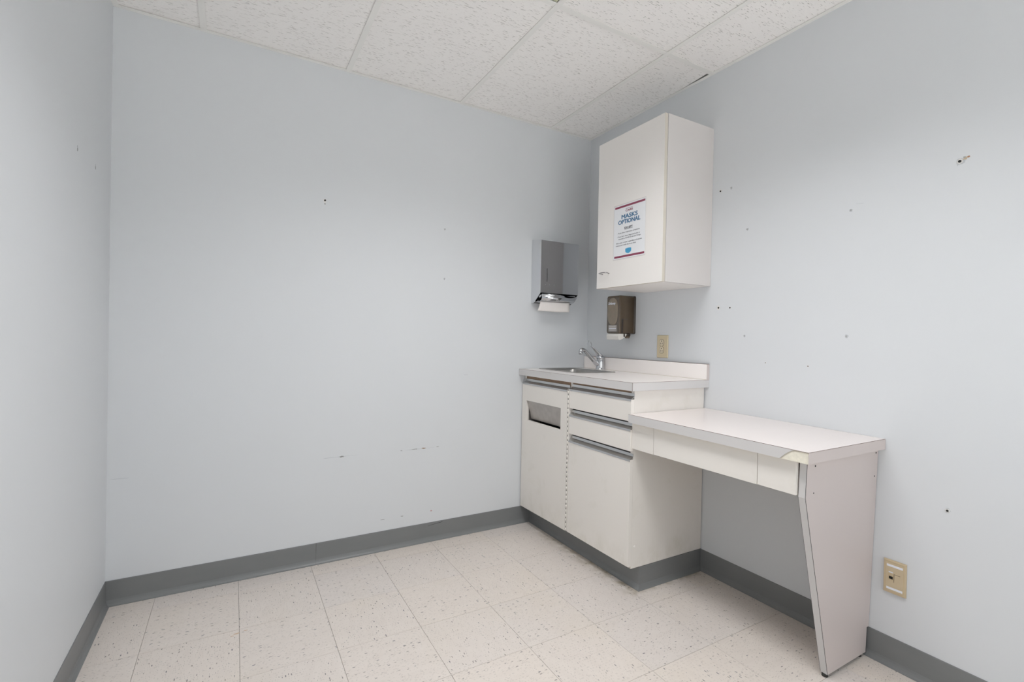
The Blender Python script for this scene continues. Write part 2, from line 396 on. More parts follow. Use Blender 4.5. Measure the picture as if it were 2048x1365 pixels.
m = MB(); m.box(-A, 0, YF, -A, ZC, ZC + TH, 'grid_metal'); m.box(-TH, 0, YF, -A, ZC + TH, ZC + 0.024, 'grid_metal'); struct(m.build('trim_2'))
m = MB(); m.box(XL, XL + A, YF, -A, ZC, ZC + TH, 'grid_metal'); m.box(XL, XL + TH, YF, -A, ZC + TH, ZC + 0.024, 'grid_metal'); struct(m.build('trim_3'))

# ------------------------------------------------------------------ setting: rubber cove base
COVE = [(0, 0), (0.0170, 0), (0.0170, 0.0016), (0.0125, 0.0040), (0.0085, 0.0085), (0.0055, 0.0150), (0.0035, 0.0230), (0.0030, 0.0995), (0.0020, 0.1016), (0, 0.1016)]
def cove(name, pts, parent=None):
    # pts: list of (x, y, nx, ny) stations: wall position and the (mitred) outward direction
    rings = [[(x + nx * d, y + ny * d, z) for d, z in COVE] for x, y, nx, ny in pts]
    return MB().sweep(rings, 'rubber_base', smooth=False).build(name, parent)
SEAM = -1.653
struct(cove('baseboard_back', [(SEAM + 0.0004, 0, 0, -1), (-0.4137 * 1.012, 0, -1, -1)]))
bb2 = cove('baseboard_back', [(XL + 0.0002, 0, 1, -1), (SEAM - 0.0004, 0, 0, -1)]); struct(bb2)
struct(cove('baseboard_left', [(XL, -0.0002, 1, -1), (XL, YF, 1, 0)]))
struct(cove('baseboard_right', [(0, -0.9217, -1, -1), (0, YF, -1, 0)]))
MB().box(SEAM - .0007, SEAM + .0007, -.0033, -.0005, .001, .1015, 'seam_dark').build('seam', bpy.data.objects['baseboard_back'])
scr = MB(); scr.hexa([(-1.08, -0.0036, 0.0845), (-0.995, -0.0036, 0.0925), (-0.995, -0.003, 0.0925), (-1.08, -0.003, 0.0845), (-1.08, -0.0036, 0.0852), (-0.995, -0.0036, 0.0945), (-0.995, -0.003, 0.0945), (-1.08, -0.003, 0.0852)], 'black_glide')
scr.build('scratch', bpy.data.objects['baseboard_back'])

# ------------------------------------------------------------------ marks left on the walls
def onwall(wall, a, b, h):
    return (a, -h, b) if wall == 'b' else ((-h, a, b) if wall == 'r' else (XL + h, a, b))
WOBJ = {'b': wall_back, 'r': wall_right, 'l': wall_left}
def mark(wall, name, a, b, ra, rb, mat, h=0.0005, jit=0.3, ang=0.0, n=12):
    q = blob(a, b, ra, rb, n, jit, ang)
    return MB().prism([onwall(wall, p, r, -0.001) for p, r in q], [onwall(wall, p, r, h) for p, r in q], mat).build(name, WOBJ[wall])
def hole(wall, a, b, r, chip=0.0):
    if chip: mark(wall, 'plaster_chip', a, b, chip, chip * 1.15, 'plaster', 0.0006, 0.3)
    mark(wall, 'screw_hole', a, b, r, r, 'hole_dark', 0.0010, 0.15)
for y, z, r, ch in ((-0.9893, 1.849, .0040, .0062), (-0.993, 1.2896, .0045, .0088), (-1.0551, 1.2869, .0036, .005), (-1.2358, 1.0386, .0018, .0032), (-1.4161, 1.0344, .0020, .0038)):
    hole('r', y, z, r, ch)
for y, z in ((-1.0484, 1.8505), (-1.5598, 1.6332), (-1.1353, 1.6399), (-1.1327, 1.156), (-1.555, 1.1569)):
    mark('r', 'filled_hole', y, z, .0058, .0068, 'smudge_faint', .0005); mark('r', 'filled_hole', y + .0006, z, .0032, .0036, 'smudge_grey', .0008)
for y, z, s in ((-1.874, 1.7217, 1.0), (-1.8657, 0.5928, 0.8)):        # plastic wall anchors
    mark('r', 'anchor_smudge', y, z, .0105 * s, .0115 * s, 'smudge_faint', .0004)
    mb = MB(); mb.cyl((0.001, y, z), (-1, 0, 0), .0085 * s, .0026, 'plaster', 18, .0075 * s); mb.cyl((-0.001, y, z), (-1, 0, 0), .0042 * s, .0030 - .0010, 'hole_dark', 14)
    mb.build('wall_anchor', wall_right)
mark('r', 'scuff', -1.8862, 1.7285, .0050, .0050, 'smudge_tan', .0006); mark('r', 'scuff', -1.8845, 1.7318, .0028, .0030, 'smudge_grey', .0009)
mark('r', 'scuff', -1.895, 1.7300, .0032, .0030, 'smudge_rust', .0009)
mark('r', 'scratch', -1.590, 1.6520, .014, .0005, 'smudge_faint', .0004, .2, 0.12)
hole('b', -1.6387, 1.7791, .0050, .0066); mark('b', 'filled_hole', -1.6387, 1.7690, .0045, .0050, 'plaster', .0007); mark('b', 'screw_hole', -1.6384, 1.7621, .0036, .0040, 'smudge_grey', .0010)
for x, z in ((-1.0111, 1.7188), (-1.0085, 1.4451)):
    mark('b', 'filled_hole', x, z, .0050, .0062, 'smudge_faint', .0005); mark('b', 'filled_hole', x - .002, z - .001, .0022, .0050, 'smudge_grey', .0008)
for x, z, rx, rz, mt in ((-1.5402, .5132, .0085, .0042, 'smudge_grey'), (-1.234, .5127, .0055, .0020, 'smudge_grey'), (-1.166, .5132, .0085, .0018, 'smudge_grey'), (-1.152, .5136, .0060, .0020, 'smudge_grey'), (-1.1118, .5141, .0110, .0026, 'smudge_rust'), (-1.031, .5146, .0060, .0020, 'smudge_grey'),
                         (-1.3287, .1606, .0095, .0018, 'smudge_grey'), (-1.2247, .1615, .0085, .0022, 'smudge_grey'), (-1.0619, .1645, .0060, .0030, 'smudge_pink'), (-1.590, .5130, .045, .0008, 'smudge_faint'), (-1.520, .5140, .045, .0007, 'smudge_faint'),
                         (-2.4118, .5152, .030, .0011, 'smudge_faint'), (-0.87, 0.909, .016, .0012, 'smudge_faint'), (-1.14, .5134, .07, .0006, 'smudge_faint')):
    mark('b', 'scuff', x, z, rx, rz, mt, .0005, .35)
for y, z in ((-0.4745, 1.7041), (-0.2452, 1.7135)):
    mark('l', 'filled_hole', y, z + .004, .0035, .0040, 'smudge_faint', .0005); mark('l', 'filled_hole', y, z - .005, .0045, .0048, 'smudge_grey', .0006)

# ------------------------------------------------------------------ recessed louvre light in the ceiling
lx0, lx1, ly0, ly1 = GX[2] + HW + .001, GX[3] - HW - .001, GY[2] + HW + .001, GY[1] - HW - .001
cx, cy = (lx0 + lx1) / 2, (ly0 + ly1) / 2
lamp = thing('ceiling_light', (cx, cy, ZC), 'recessed louvre light in the ceiling grid, one dark corner visible at top edge', 'light')
m = MB(); z0, z1, w = ZC + .0018, ZC + .125, .002
m.box(lx0, lx1, ly0, ly1, z1, z1 + w, 'reflector'); m.box(lx0, lx0 + w, ly0, ly1, z0, z1, 'reflector'); m.box(lx1 - w, lx1, ly0, ly1, z0, z1, 'reflector')
m.box(lx0 + w, lx1 - w, ly0, ly0 + w, z0, z1, 'reflector'); m.box(lx0 + w, lx1 - w, ly1 - w, ly1, z0, z1, 'reflector'); m.build('housing', lamp)
for k in range(1, 3):
    x = lx0 + (lx1 - lx0) * k / 3; box('louvre_blade', lamp, x - .003, x + .003, ly0 + .003, ly1 - .003, z0 + .012, z0 + .07, 'reflector')
for k in range(1, 6):
    y = ly0 + (ly1 - ly0) * k / 6
    for q in range(3):
        xa, xb = lx0 + (lx1 - lx0) * q / 3 + .004, lx0 + (lx1 - lx0) * (q + 1) / 3 - .004
        box('louvre_blade', lamp, xa, xb, y - .003, y + .003, z0 + .012, z0 + .07, 'reflector')
for k in range(3):
    x = lx0 + (lx1 - lx0) * (k + .5) / 3; MB().cyl((x, ly0 + .01, z0 + .098), (0, 1, 0), .0125, ly1 - ly0 - .02, 'lamp_tube', 14).build('lamp_tube', lamp)
ld = bpy.data.lights.new('lamp_light', 'AREA'); ld.shape = 'RECTANGLE'; ld.size = 0.50; ld.size_y = 1.10
ld.energy = LAMP_POWER; ld.spread = math.radians(LAMP_SPREAD); ld.color = LAMP_COLOR
lo = bpy.data.objects.new('lamp_light', ld); COL.objects.link(lo); lo.parent = lamp; lo.location = (0, 0, 0.008)

# ------------------------------------------------------------------ base cabinet
Y0, Y1 = -0.003, -0.925
bc = thing('base_cabinet', (-0.24, -0.46, 0), 'aged cream base cabinet under the sink counter, with drawers and aluminium pulls', 'cabinet')
m = MB(); XB = -0.467
m.box(XB, -.004, Y1, Y1 + .018, .1045, .9015, 'cabinet_aged'); m.box(XB, -.004, Y0 - .018, Y0, .1045, .9015, 'cabinet_aged')
m.box(XB, -.004, Y1 + .018, Y0 - .018, .1045, .122, 'cabinet_aged'); m.box(-.012, -.004, Y1 + .018, Y0 - .018, .122, .9015, 'cabinet_aged')
m.box(XB, -.012, -.479, -.461, .122, .9015, 'cabinet_aged'); m.build('body', bc, .0006, 1)
box('top_rail', bc, XB + .001, XB + .02, -.4605, Y0 - .0185, .875, .9012, 'wood_rail'); box('top_rail', bc, XB + .001, XB + .02, Y1 + .0185, -.4795, .875, .9012, 'wood_rail')
box('drawer_rail', bc, XB + .001, XB + .02, Y1 + .0185, -.4795, .745, .772, 'seam_dark'); box('drawer_rail', bc, XB + .001, XB + .02, Y1 + .0185, -.4795, .612, .640, 'seam_dark')  # rails coloured near black so the gaps between the fronts look shaded
pl = box('plinth', bc, -.4135, -.004, -.9215, Y0, 0.0004, .104, 'cabinet_aged')
S2 = 1.0
cove('toe_base', [(-.4137, 0, -1, -1), (-.4137, -.9217, -1, -1)], bc); cove('toe_base', [(-.4137, -.9217, -1, -1), (0, -.9217, -1, -1)], bc)
XF = -0.4870
def pull(top, ya, yb, parent):
    th = .0016
    pr = [(-.4690, top), (-.4690, top - .013), (-.4870, top - .0245), (-.4888, top - .0245), (-.4888, top - .0335), (-.4873, top - .0335)]
    back = [(-.4873, top - .0262), (-.4862, top - .0262), (-.4672, top - .0140), (-.4672, top)]
    pts = pr + back
    return MB().prism([(x, ya, z) for x, z in pts], [(x, yb, z) for x, z in pts], 'brushed_aluminium').build('pull', parent)
# left door with the waste opening
dl = (-.008, -.4585); ztop = .8805; oz0, oz1, oy0, oy1 = .634, .7535, -.052, -.402
m = MB(); b0, b1 = .108, .1145; top = ztop - .0265
m.box(XF, XB - .001, dl[0], dl[1], oz1, top, 'cabinet_aged'); m.box(XF, XB - .001, dl[0], oy0, oz0, oz1, 'cabinet_aged'); m.box(XF, XB - .001, oy1, dl[1], oz0, oz1, 'cabinet_aged')
m.hexa([(XF, dl[1], b1), (XB - .001, dl[1], b1), (XB - .001, dl[0], b0), (XF, dl[0], b0), (XF, dl[1], oz0), (XB - .001, dl[1], oz0), (XB - .001, dl[0], oz0), (XF, dl[0], oz0)], 'cabinet_aged')
door = m.build('door', bc); pull(ztop, dl[0] - .004, dl[1] + .002, door)
m = MB(); th = .0015
m.hexa([(-.4525, oy1 - .002, .6415), (-.451, oy1 - .002, .6415), (-.451, oy0 - .002, .6415), (-.4525, oy0 - .002, .6415), (-.4795, oy1 - .002, .7515), (-.478, oy1 - .002, .7515), (-.478, oy0 - .002, .7515), (-.4795, oy0 - .002, .7515)], 'stainless_worn')
m.build('waste_flap', door)
m = MB(); m.box(-.38, -.378, oy1 - .01, oy0 + .01, .60, .79, 'black_void'); m.box(-.466, -.38, oy1 - .012, oy1 - .01, .60, .79, 'black_void'); m.box(-.466, -.38, oy0 + .01, oy0 + .012, .60, .79, 'stainless_worn'); m.build('waste_chute', door)
m = MB(); yh = -.4665
m.box(-.4868, XB - .001, yh - .0066, yh + .0066, .116, .862, 'cabinet_aged')
z = .118
while z < .850:
    m.cyl((-.4872, yh, z), (0, 0, 1), .0026, .0150, 'cabinet_aged', 8); m.box(-.4886, -.4868, yh - .0009, yh + .0009, z + .0152, min(z + .0238, .862), 'hole_dark'); z += .024
m.build('piano_hinge', bc)
# drawers and lower door on the right
yd = (-.4765, -.9262)
def front(name, top, zb0, zb1):
    m = MB(); zt = top - .0265
    m.hexa([(XF, yd[1], zb1), (XB - .001, yd[1], zb1), (XB - .001, yd[0], zb0), (XF, yd[0], zb0), (XF, yd[1], zt), (XB - .001, yd[1], zt), (XB - .001, yd[0], zt), (XF, yd[0], zt)], 'cabinet_aged')
    o = m.build(name, bc, .0006, 1); pull(top, yd[0] - .001, yd[1], o); return o
front('drawer', .8885, .7645, .7645); front('drawer', .7545, .6310, .6320); front('door', .6200, .1155, .1165)
MB().cyl((-.4473, Y1, .2009), (0, -1, 0), .0055, .0022, 'cabinet_cream', 16, .004).build('screw_cap', bc)

# ------------------------------------------------------------------ counter with backsplash
ZT = 0.9400; CF, CR = -.5045, -.9497
SX0, SX1, SY0, SY1 = -.392, -.118, -.425, -.030          # sink outline
ct = thing('countertop', (-.25, -.475, .902), 'white laminate countertop with low backsplash, holding the sink', 'countertop')
def slab(name, z0, z1, mat, x0, y0, hole_in=0.012):
    m = MB(); a, b, c, d = SX0 + hole_in, SX1 - hole_in, SY0 + hole_in, SY1 - hole_in
    m.box(x0, a, y0, -.002, z0, z1, mat); m.box(b, -.001, y0, -.002, z0, z1, mat); m.box(a, b, y0, c, z0, z1, mat); m.box(a, b, d, -.002, z0, z1, mat)
    return m.build(name, ct)
slab('slab', .9022, ZT - .0016, 'laminate_edge', CF, CR); slab('seam_line', ZT - .0016, ZT - .0003, 'seam_brown', CF, CR); slab('top_sheet', ZT - .0003, ZT, 'laminate_white_lifted', CF, CR)
box('corner_seam', ct, CF - .0003, CF + .0010, CR - .0003, CR + .0010, .9022, ZT - .0016, 'seam_brown')
bs = box('backsplash', ct, -.0195, -.001, CR, -.002, ZT, 1.0148, 'laminate_white_lifted')
box('seam_line', bs, -.0197, -.001, CR - .0002, -.002, 1.0148, 1.0160, 'seam_brown'); box('end_strip', bs, -.0190, -.001, CR - .0008, CR, ZT + .0005, 1.0146, 'desk_panel_laminate'); box('caulk_line', bs, -.0212, -.0195, CR + .001, -.002, ZT, ZT + .0014, 'cabinet_edge_tan')

# ------------------------------------------------------------------ sink and faucet
sk = thing('sink', ((SX0 + SX1) / 2, (SY0 + SY1) / 2, ZT), 'small square stainless steel sink set into the white counter', 'sink')
def rrect(x0, x1, y0, y1, r, z, n=6):
    pts = []
    for cx_, cy_, a0 in ((x1 - r, y1 - r, 0), (x0 + r, y1 - r, 90), (x0 + r, y0 + r, 180), (x1 - r, y0 + r, 270)):
        for i in range(n + 1):
            a = math.radians(a0 + 90 * i / n); pts.append((cx_ + r * math.cos(a), cy_ + r * math.sin(a), z))
    return pts
def rr(inset, z, r): return rrect(SX0 + inset, SX1 - inset, SY0 + inset, SY1 - inset, r, z)
MB().sweep([rr(.016, ZT - .004, .03), rr(.0015, ZT + .0002, .018), rr(0, ZT + .0008, .018), rr(.0012, ZT + .0028, .018), rr(.012, ZT + .0030, .026), rr(.020, ZT + .0005, .034), rr(.024, ZT - .012, .036), rr(.028, ZT - .125, .04), rr(.045, ZT - .142, .045), rr(.10, ZT - .146, .03)], 'stainless', closed=True, caps=False).build('bowl', sk)
sx, sy = (SX0 + SX1) / 2, (SY0 + SY1) / 2
MB().box(SX0 + .09, SX1 - .09, SY0 + .09, SY1 - .09, ZT - .1475, ZT - .1455, 'stainless').build('bowl_floor', sk)
MB().lathe((sx, sy, ZT - .1455), [(.004, .0), (.040, .0), (.041, .003), (.036, .0035), (.030, .0012), (.004, .001)], 'chrome').build('drain', sk)

FX, FY = -.052, -.2000
fc = thing('faucet', (FX, FY, ZT), 'chrome single-lever faucet with angled spout behind the sink', 'faucet')
MB().lathe((FX, FY, ZT), [(.002, .0), (.030, .0), (.031, .003), (.027, .0065), (.0255, .010), (.0245, .030), (.0245, .058), (.0235, .060), (.0235, .066), (.0265, .068), (.0270, .074), (.0250, .080), (.018, .086), (.002, .088)], 'chrome').build('body', fc)
sp = MB().tube([(FX, FY, ZT + .022), (FX - .03, FY, ZT + .036), (FX - .065, FY, ZT + .066), (FX - .10, FY, ZT + .098), (FX - .118, FY, ZT + .114), (FX - .130, FY, ZT + .1215), (FX - .142, FY, ZT + .1235), (FX - .150, FY, ZT + .1215), (FX - .1535, FY, ZT + .114), (FX - .1540, FY, ZT + .108)], [.0135, .0130, .0120, .0112, .0110, .0108, .0108, .0110, .0115, .0115], 'chrome', 16).build('spout', fc)
MB().cyl((FX - .154, FY, ZT + .094), (0, 0, 1), .0125, .016, 'chrome', 20).build('aerator', sp)
lv = MB().tube([(FX + .004, FY, ZT + .080), (FX - .012, FY, ZT + .094), (FX - .034, FY, ZT + .112), (FX - .056, FY, ZT + .130), (FX - .074, FY, ZT + .1435)], [.0235, .0205, .0140, .0080, .0052], 'chrome', 16, 0.55).build('lever', fc)
m = MB(); e = Vector((FX - .073, FY, ZT + .1430)); d = Vector((-.46, 0, .888)); L = []
for i in range(15):
    a = math.pi * i / 14; wdt = .0075
    if i == 0 or i == 14: pass
for s in (-1, 1): L.append(s)
loop = [e + Vector((0, -.003, 0)), e + d * .008 + Vector((0, -.008, 0)), e + d * .030 + Vector((0, -.0105, 0)), e + d * .036 + Vector((-.002, -.008, 0)), e + d * .037 + Vector((-.004, 0, 0)), e + d * .036 + Vector((-.002, .008, 0)), e + d * .030 + Vector((0, .0105, 0)), e + d * .008 + Vector((0, .008, 0)), e + Vector((0, .003, 0))]
m.tube(loop, .0024, 'chrome', 8); m.build('lever_loop', lv)

# ------------------------------------------------------------------ wall-hung desk
dk = thing('desk', (-.25, -1.30, 0), 'low white laminate writing desk with tapered side panel, beside the base cabinet', 'desk')
DL, DR = -.9270, -1.6894
zl, zr = .7995, .7925; xl_, xr_ = -.5030, -.4894; TK = .0370
def desk_layer(name, d0, d1, mat, inset=0.0, parent=dk, y_end=None):
    a = [(xl_ + inset, DL), (-.001, DL), (-.001, DR), (xr_ + inset, DR)]; zz = [zl, zl, zr, zr]
    return MB().hexa([(x, y, z - d1) for (x, y), z in zip(a, zz)] + [(x, y, z - d0) for (x, y), z in zip(a, zz)], mat).build(name, parent)
top = desk_layer('desktop', .0016, TK, 'particle_core', .0022)
desk_layer('seam_line', .0003, .0016, 'seam_brown', 0, top); desk_layer('top_sheet', 0, .0003, 'laminate_white', 0, top)
# front strip, torn off along a curve near its right end
def fpt(y, d):      # point on the front edge at depth d below the top
    k = (y - DL) / (DR - DL); return (xl_ + (xr_ - xl_) * k, y, zl + (zr - zl) * k - d)
arc = []
ya, yb = -1.6455, -1.600
for i in range(9):
    k = i / 8; arc.append((ya + (yb - ya) * (k ** 0.75), .0016 + (TK - .0016) * k))
loop = [(DL, .0016), (DL, TK)] + arc[::-1]
lo_ = [Vector(fpt(y, d)) for y, d in loop]; hi_ = [p + Vector((.0022, 0, 0)) for p in lo_]
fs_ = MB().prism(lo_, hi_, 'laminate_edge', 'plaster').build('front_strip', top)
arc2 = [(y - .0045, d) for y, d in arc]
q = arc + arc2[::-1]
lo2 = [Vector(fpt(y, d)) + Vector((.0014, 0, 0)) for y, d in q]; hi2 = [p + Vector((.0009, 0, 0)) for p in lo2]
MB().prism(lo2, hi2, 'cabinet_edge_tan').build('glue_ridge', top)
box('end_strip', top, xr_ + .0004, -.001, DR - .0012, DR, zr - TK, zr - .0016, 'desk_panel_laminate')
# apron: filler, drawer-like front, filler
def ax(y): return -.4795 + (-.4680 + .4795) * ((y - DL) / (-1.650 - DL))
def az(y): return zl + (zr - zl) * (y - DL) / (DR - DL) - TK - .0002
for nm, a, b in (('apron_filler', -.9272, -1.0512), ('drawer_front', -1.0530, -1.5115), ('apron_filler', -1.5135, -1.6405)):
    MB().hexa([(ax(b), b, .6445), (ax(b) + .018, b, .6445), (ax(a) + .018, a, .6455), (ax(a), a, .6455), (ax(b), b, az(b)), (ax(b) + .018, b, az(b)), (ax(a) + .018, a, az(a)), (ax(a), a, az(a))], 'cabinet_aged').build(nm, dk, .0005, 1)
box('apron_backing', dk, -.455, -.445, -1.640, -.9275, .655, .752, 'seam_dark')
# tapered side panel standing on glides
def py(z): return -1.650 - .019 * z / .757
prof = [(-.0015, .7552), (-.4550, .7552), (-.4560, .6400), (-.2685, .0120), (-.0155, .0120), (-.0155, .1040), (-.0015, .1040)]
PT = .0240
sp_ = MB().prism([(x, py(z), z) for x, z in prof], [(x, py(z) + PT, z) for x, z in prof], 'desk_panel_laminate', 'seam_dark').build('side_panel', dk)
m = MB(); e0 = prof[1:4]
for (xa, za), (xb, zb) in zip(e0, e0[1:]):
    n = Vector((-(za - zb), 0, 0)); dx, dz = xb - xa, zb - za; ln = math.hypot(dx, dz); nx, nz = dz / ln * .0009, -dx / ln * .0009
    c = lambda x, z, o, k: (x + (nx if k else 0), py(z) + o, z + (nz if k else 0))
    m.hexa([c(xa, za, .0016, 0), c(xa, za, PT - .0016, 0), c(xb, zb, PT - .0016, 0), c(xb, zb, .0016, 0), c(xa, za, .0016, 1), c(xa, za, PT - .0016, 1), c(xb, zb, PT - .0016, 1), c(xb, zb, .0016, 1)], 'laminate_edge')
m.build('edge_band', sp_)
for x in (-.278 + .016, -.040): MB().cyl((x, -1.650 + .012, .0003), (0, 0, 1), .0095, .0118, 'black_glide', 14).build('glide', dk)
for x, z, r in ((-.410, .7379, .0030), (-.0170, .7400, .0032), (-.0200, .6561, .0026), (-.4123, .6514, .0024)):
    MB().cyl((x, py(z) + .001, z), (0, -1, 0), r, .0016, 'hole_dark', 10).build('screw_hole', sp_)

# ------------------------------------------------------------------ wall cabinet, its sign
wc = thing('wall_cabinet', (0, -.718, 1.3967), 'off-white single-door wall cabinet hanging above the counter', 'cabinet')
WY0, WY1, WZ0, WZ1 = -.4895, -.9460, 1.3967, 2.1635
m = MB(); k = .016
m.box(-.3140, -.001, WY1, WY1 + k, WZ0, WZ1, 'cabinet_body_dimmed'); m.box(-.3140, -.001, WY0 - k, WY0, WZ0, WZ1, 'cabinet_body_dimmed'); m.box(-.3140, -.001, WY1 + k, WY0 - k, WZ0, WZ0 + k, 'cabinet_cream'); m.box(-.3140, -.001, WY1 + k, WY0 - k, WZ1 - k, WZ1, 'cabinet_body_dimmed'); m.box(-.006, -.001, WY1 + k, WY0 - k, WZ0 + k, WZ1 - k, 'cabinet_body_dimmed'); m.build('body', wc, .0006, 1)
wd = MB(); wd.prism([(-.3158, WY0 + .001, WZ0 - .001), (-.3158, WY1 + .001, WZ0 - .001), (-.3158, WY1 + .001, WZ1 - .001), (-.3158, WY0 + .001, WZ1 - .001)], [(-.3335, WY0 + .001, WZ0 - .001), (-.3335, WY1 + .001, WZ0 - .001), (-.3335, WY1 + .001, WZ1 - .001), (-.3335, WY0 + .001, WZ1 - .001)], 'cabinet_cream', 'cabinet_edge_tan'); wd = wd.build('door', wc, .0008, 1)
pts = [(-.333, -.5345, 1.4700), (-.345, -.5345, 1.4715)]
for i in range(9):
    a = math.pi * i / 8; pts.append((-.349 - .016 * math.sin(a), -.5600 + .0290 * math.cos(a), 1.4720 + .0004 * math.sin(a)))
pts += [(-.345, -.5855, 1.4715), (-.333, -.5855, 1.4700)]
MB().tube(pts, .0034, 'handle_steel', 10, 0.8).build('handle', wd)

ps = thing('paper_sign', (-.3338, -.726, 1.531), 'laminated paper sign about masks taped to the wall cabinet door', 'sign')
PY0, PY1, PZ0, PZ1 = -.6140, -.8380, 1.5305, 1.8090
box('sleeve', ps, -.3342, -.3337, PY1, PY0, PZ0, PZ1, 'sleeve'); box('sheet', ps, -.3346, -.3342, PY1 + .004, PY0 - .004, PZ0 + .005, PZ1 - .005, 'sheet_white')
PW, PH = PY0 - PY1, PZ1 - PZ0
def psign(u, v): return PY0 - u * PW, PZ1 - v * PH
def pbar(name, u0, u1, v0, v1, mat):
    a, b = psign(u0, v0); c, d = psign(u1, v1); return box(name, ps, -.33485, -.3346, c, a, d, b, mat)
pbar('printed_bar', .045, .975, .034, .070, 'ink_maroon'); pbar('printed_bar', .045, .975, .932, .968, 'ink_maroon')
def text(body, mat, place, width, height, parent, name='lettering', bold=0.0, shear=0.0, thick=0.0002):
    """place(lx, ly, lz) -> world; text centred at local 0,0 and fitted to width x height"""
    cu = bpy.data.curves.new('t', 'FONT'); cu.body = body; cu.align_x = 'CENTER'; cu.shear = shear; cu.resolution_u = 3
    to = bpy.data.objects.new('t', cu); COL.objects.link(to)
    bpy.context.view_layer.update()
    me = bpy.data.meshes.new_from_object(to.evaluated_get(bpy.context.evaluated_depsgraph_get()))
    xs = [v.co.x for v in me.vertices]; ys = [v.co.y for v in me.vertices]
    x0, x1, y0, y1 = min(xs), max(xs), min(ys), max(ys)
    m = MB(); k = m.mi(mat)
    for q, (ox, oy) in enumerate(((0, 0), (-1, 0), (1, 0), (0, .6), (0, -.6), (-.5, .3), (.5, -.3)) if bold else ((0, 0),)):
        ox, oy = ox * bold * height * 2.0, oy * bold * height * 2.0
        bv = [m.bm.verts.new(place((v.co.x - (x0 + x1) / 2) / (x1 - x0) * width + ox, (v.co.y - (y0 + y1) / 2) / (y1 - y0) * height + oy, thick + q * .00002)) for v in me.vertices]
        for p in me.polygons:
            try: m.bm.faces.new([bv[i] for i in p.vertices]).material_index = k
            except ValueError: pass
    o = m.build(name, parent, fix=False)
    bpy.data.objects.remove(to); bpy.data.curves.remove(cu); bpy.data.meshes.remove(me); return o
def line(body, mat, u, v, w, h, **kw):
    y, z = psign(u, v); return text(body, mat, lambda a, b, t: (-.33475 - t, y - a, z + b), w * PW, h * PH, ps, **kw)
line('community', 'ink_maroon', .50, .107, .22, .026, bold=.0); line('CARE', 'ink_maroon', .50, .142, .22, .032, bold=.05)
line('MASKS', 'ink_blue', .51, .238, .49, .072, bold=.042); line('OPTIONAL', 'ink_blue', .50, .330, .675, .074, bold=.036)
line('EXCEPT', 'ink_grey', .49, .447, .25, .036, bold=.035); pbar('underline', .365, .615, .470, .475, 'ink_grey')
line('- If you have respiratory symptoms', 'ink_grey', .48, .525, .70, .030, bold=.012)
line('- If you have been diagnosed with or', 'ink_grey', .485, .590, .715, .030, bold=.012)
line('exposed to COVID in the last 10 days', 'ink_grey', .52, .632, .69, .030, bold=.012)
line('then wear a mask (regardless of vaccine', 'ink_grey', .50, .702, .80, .030, bold=.012)
line('status) and notify the front desk', 'ink_grey', .41, .748, .63, .030, bold=.012)
mk = [(.40, .822), (.445, .816), (.49, .814), (.54, .816), (.585, .822), (.585, .868), (.57, .888), (.53, .904), (.49, .912), (.445, .902), (.412, .886), (.40, .866)]
q = [psign(u, v) for u, v in mk]
MB().prism([(-.3346, y, z) for y, z in q], [(-.3349, y, z) for y, z in q], 'ink_cyan').build('mask_emblem', ps)
for v in (.838, .856, .874):
    a, b = psign(.425, v); c, d = psign(.555, v + .004); box('mask_fold', ps, -.3350, -.3349, c, a, d, b, 'ink_cyan_dark')

# ------------------------------------------------------------------ paper towel dispenser
TX0, TX1 = -.440, -.162
td = thing('towel_dispenser', (-.30, 0, 1.34), 'chrome paper towel dispenser mounted on the back wall near the corner', 'dispenser')
sp2 = [(-.001, 1.3395), (-.028, 1.3395), (-.046, 1.3500), (-.1035, 1.3985), (-.1045, 1.7105), (-.1000, 1.7140), (-.001, 1.7275)]
w = .0016
for x in (TX0, TX1 - w): MB().prism([(x, y, z) for y, z in sp2], [(x + w, y, z) for y, z in sp2], 'chrome_cover').build('side_plate', td)
cover = MB(); outer = [(-.1035, 1.3985), (-.1045, 1.7105), (-.1000, 1.7140), (-.001, 1.7275)]; inner = [(-.001, 1.7257), (-.0995, 1.7122), (-.1029, 1.7092), (-.1019, 1.3985)]
lp = outer + inner
cover.prism([(TX0 + w, y, z) for y, z in lp], [(TX1 - w, y, z) for y, z in lp], 'chrome_cover'); cover = cover.build('cover', td)
box('back_plate', td, TX0 + w, TX1 - w, -.0025, -.001, 1.3395, 1.7255, 'chrome_cover')
box('sight_slot', cover, -.3960, -.3936, -.1049, -.1035, 1.4660, 1.5450, 'hole_dark')
for x in (-.401, -.3715, -.340): MB().cyl((x, -.1035, 1.448), (0, -1, 0), .0042, .0016, 'chrome', 14, .0030).build('raised_spot', cover)  # three small raised chrome discs on the cover
tray = [(-.0975, 1.4020), (-.0935, 1.3880), (-.0975, 1.3800), (-.1005, 1.3720), (-.0960, 1.3610), (-.0860, 1.3540), (-.0740, 1.3510)]
MB().sweep([[(TX0 + .014, y, z) for y, z in tray], [(TX1 - .014, y, z) for y, z in tray]], 'chrome', closed=False, caps=False).build('tray', td)
bpy.data.objects['tray'].modifiers.new('solid', 'SOLIDIFY').thickness = .0012
t2 = [(-.0150, 1.3450), (-.0560, 1.3480), (-.0680, 1.3520)]
MB().sweep([[(TX0 + .003, y, z) for y, z in t2], [(TX1 - .003, y, z) for y, z in t2]], 'chrome_cover', closed=False, caps=False).build('tray_floor', td)
for x in (TX0 + .004, TX1 - .012): MB().cyl((x, -.088, 1.3800), (1, 0, 0), .0095, .008, 'chrome', 16).build('tray_pivot', td)
pt = MB(); n = 9; rowsA = []
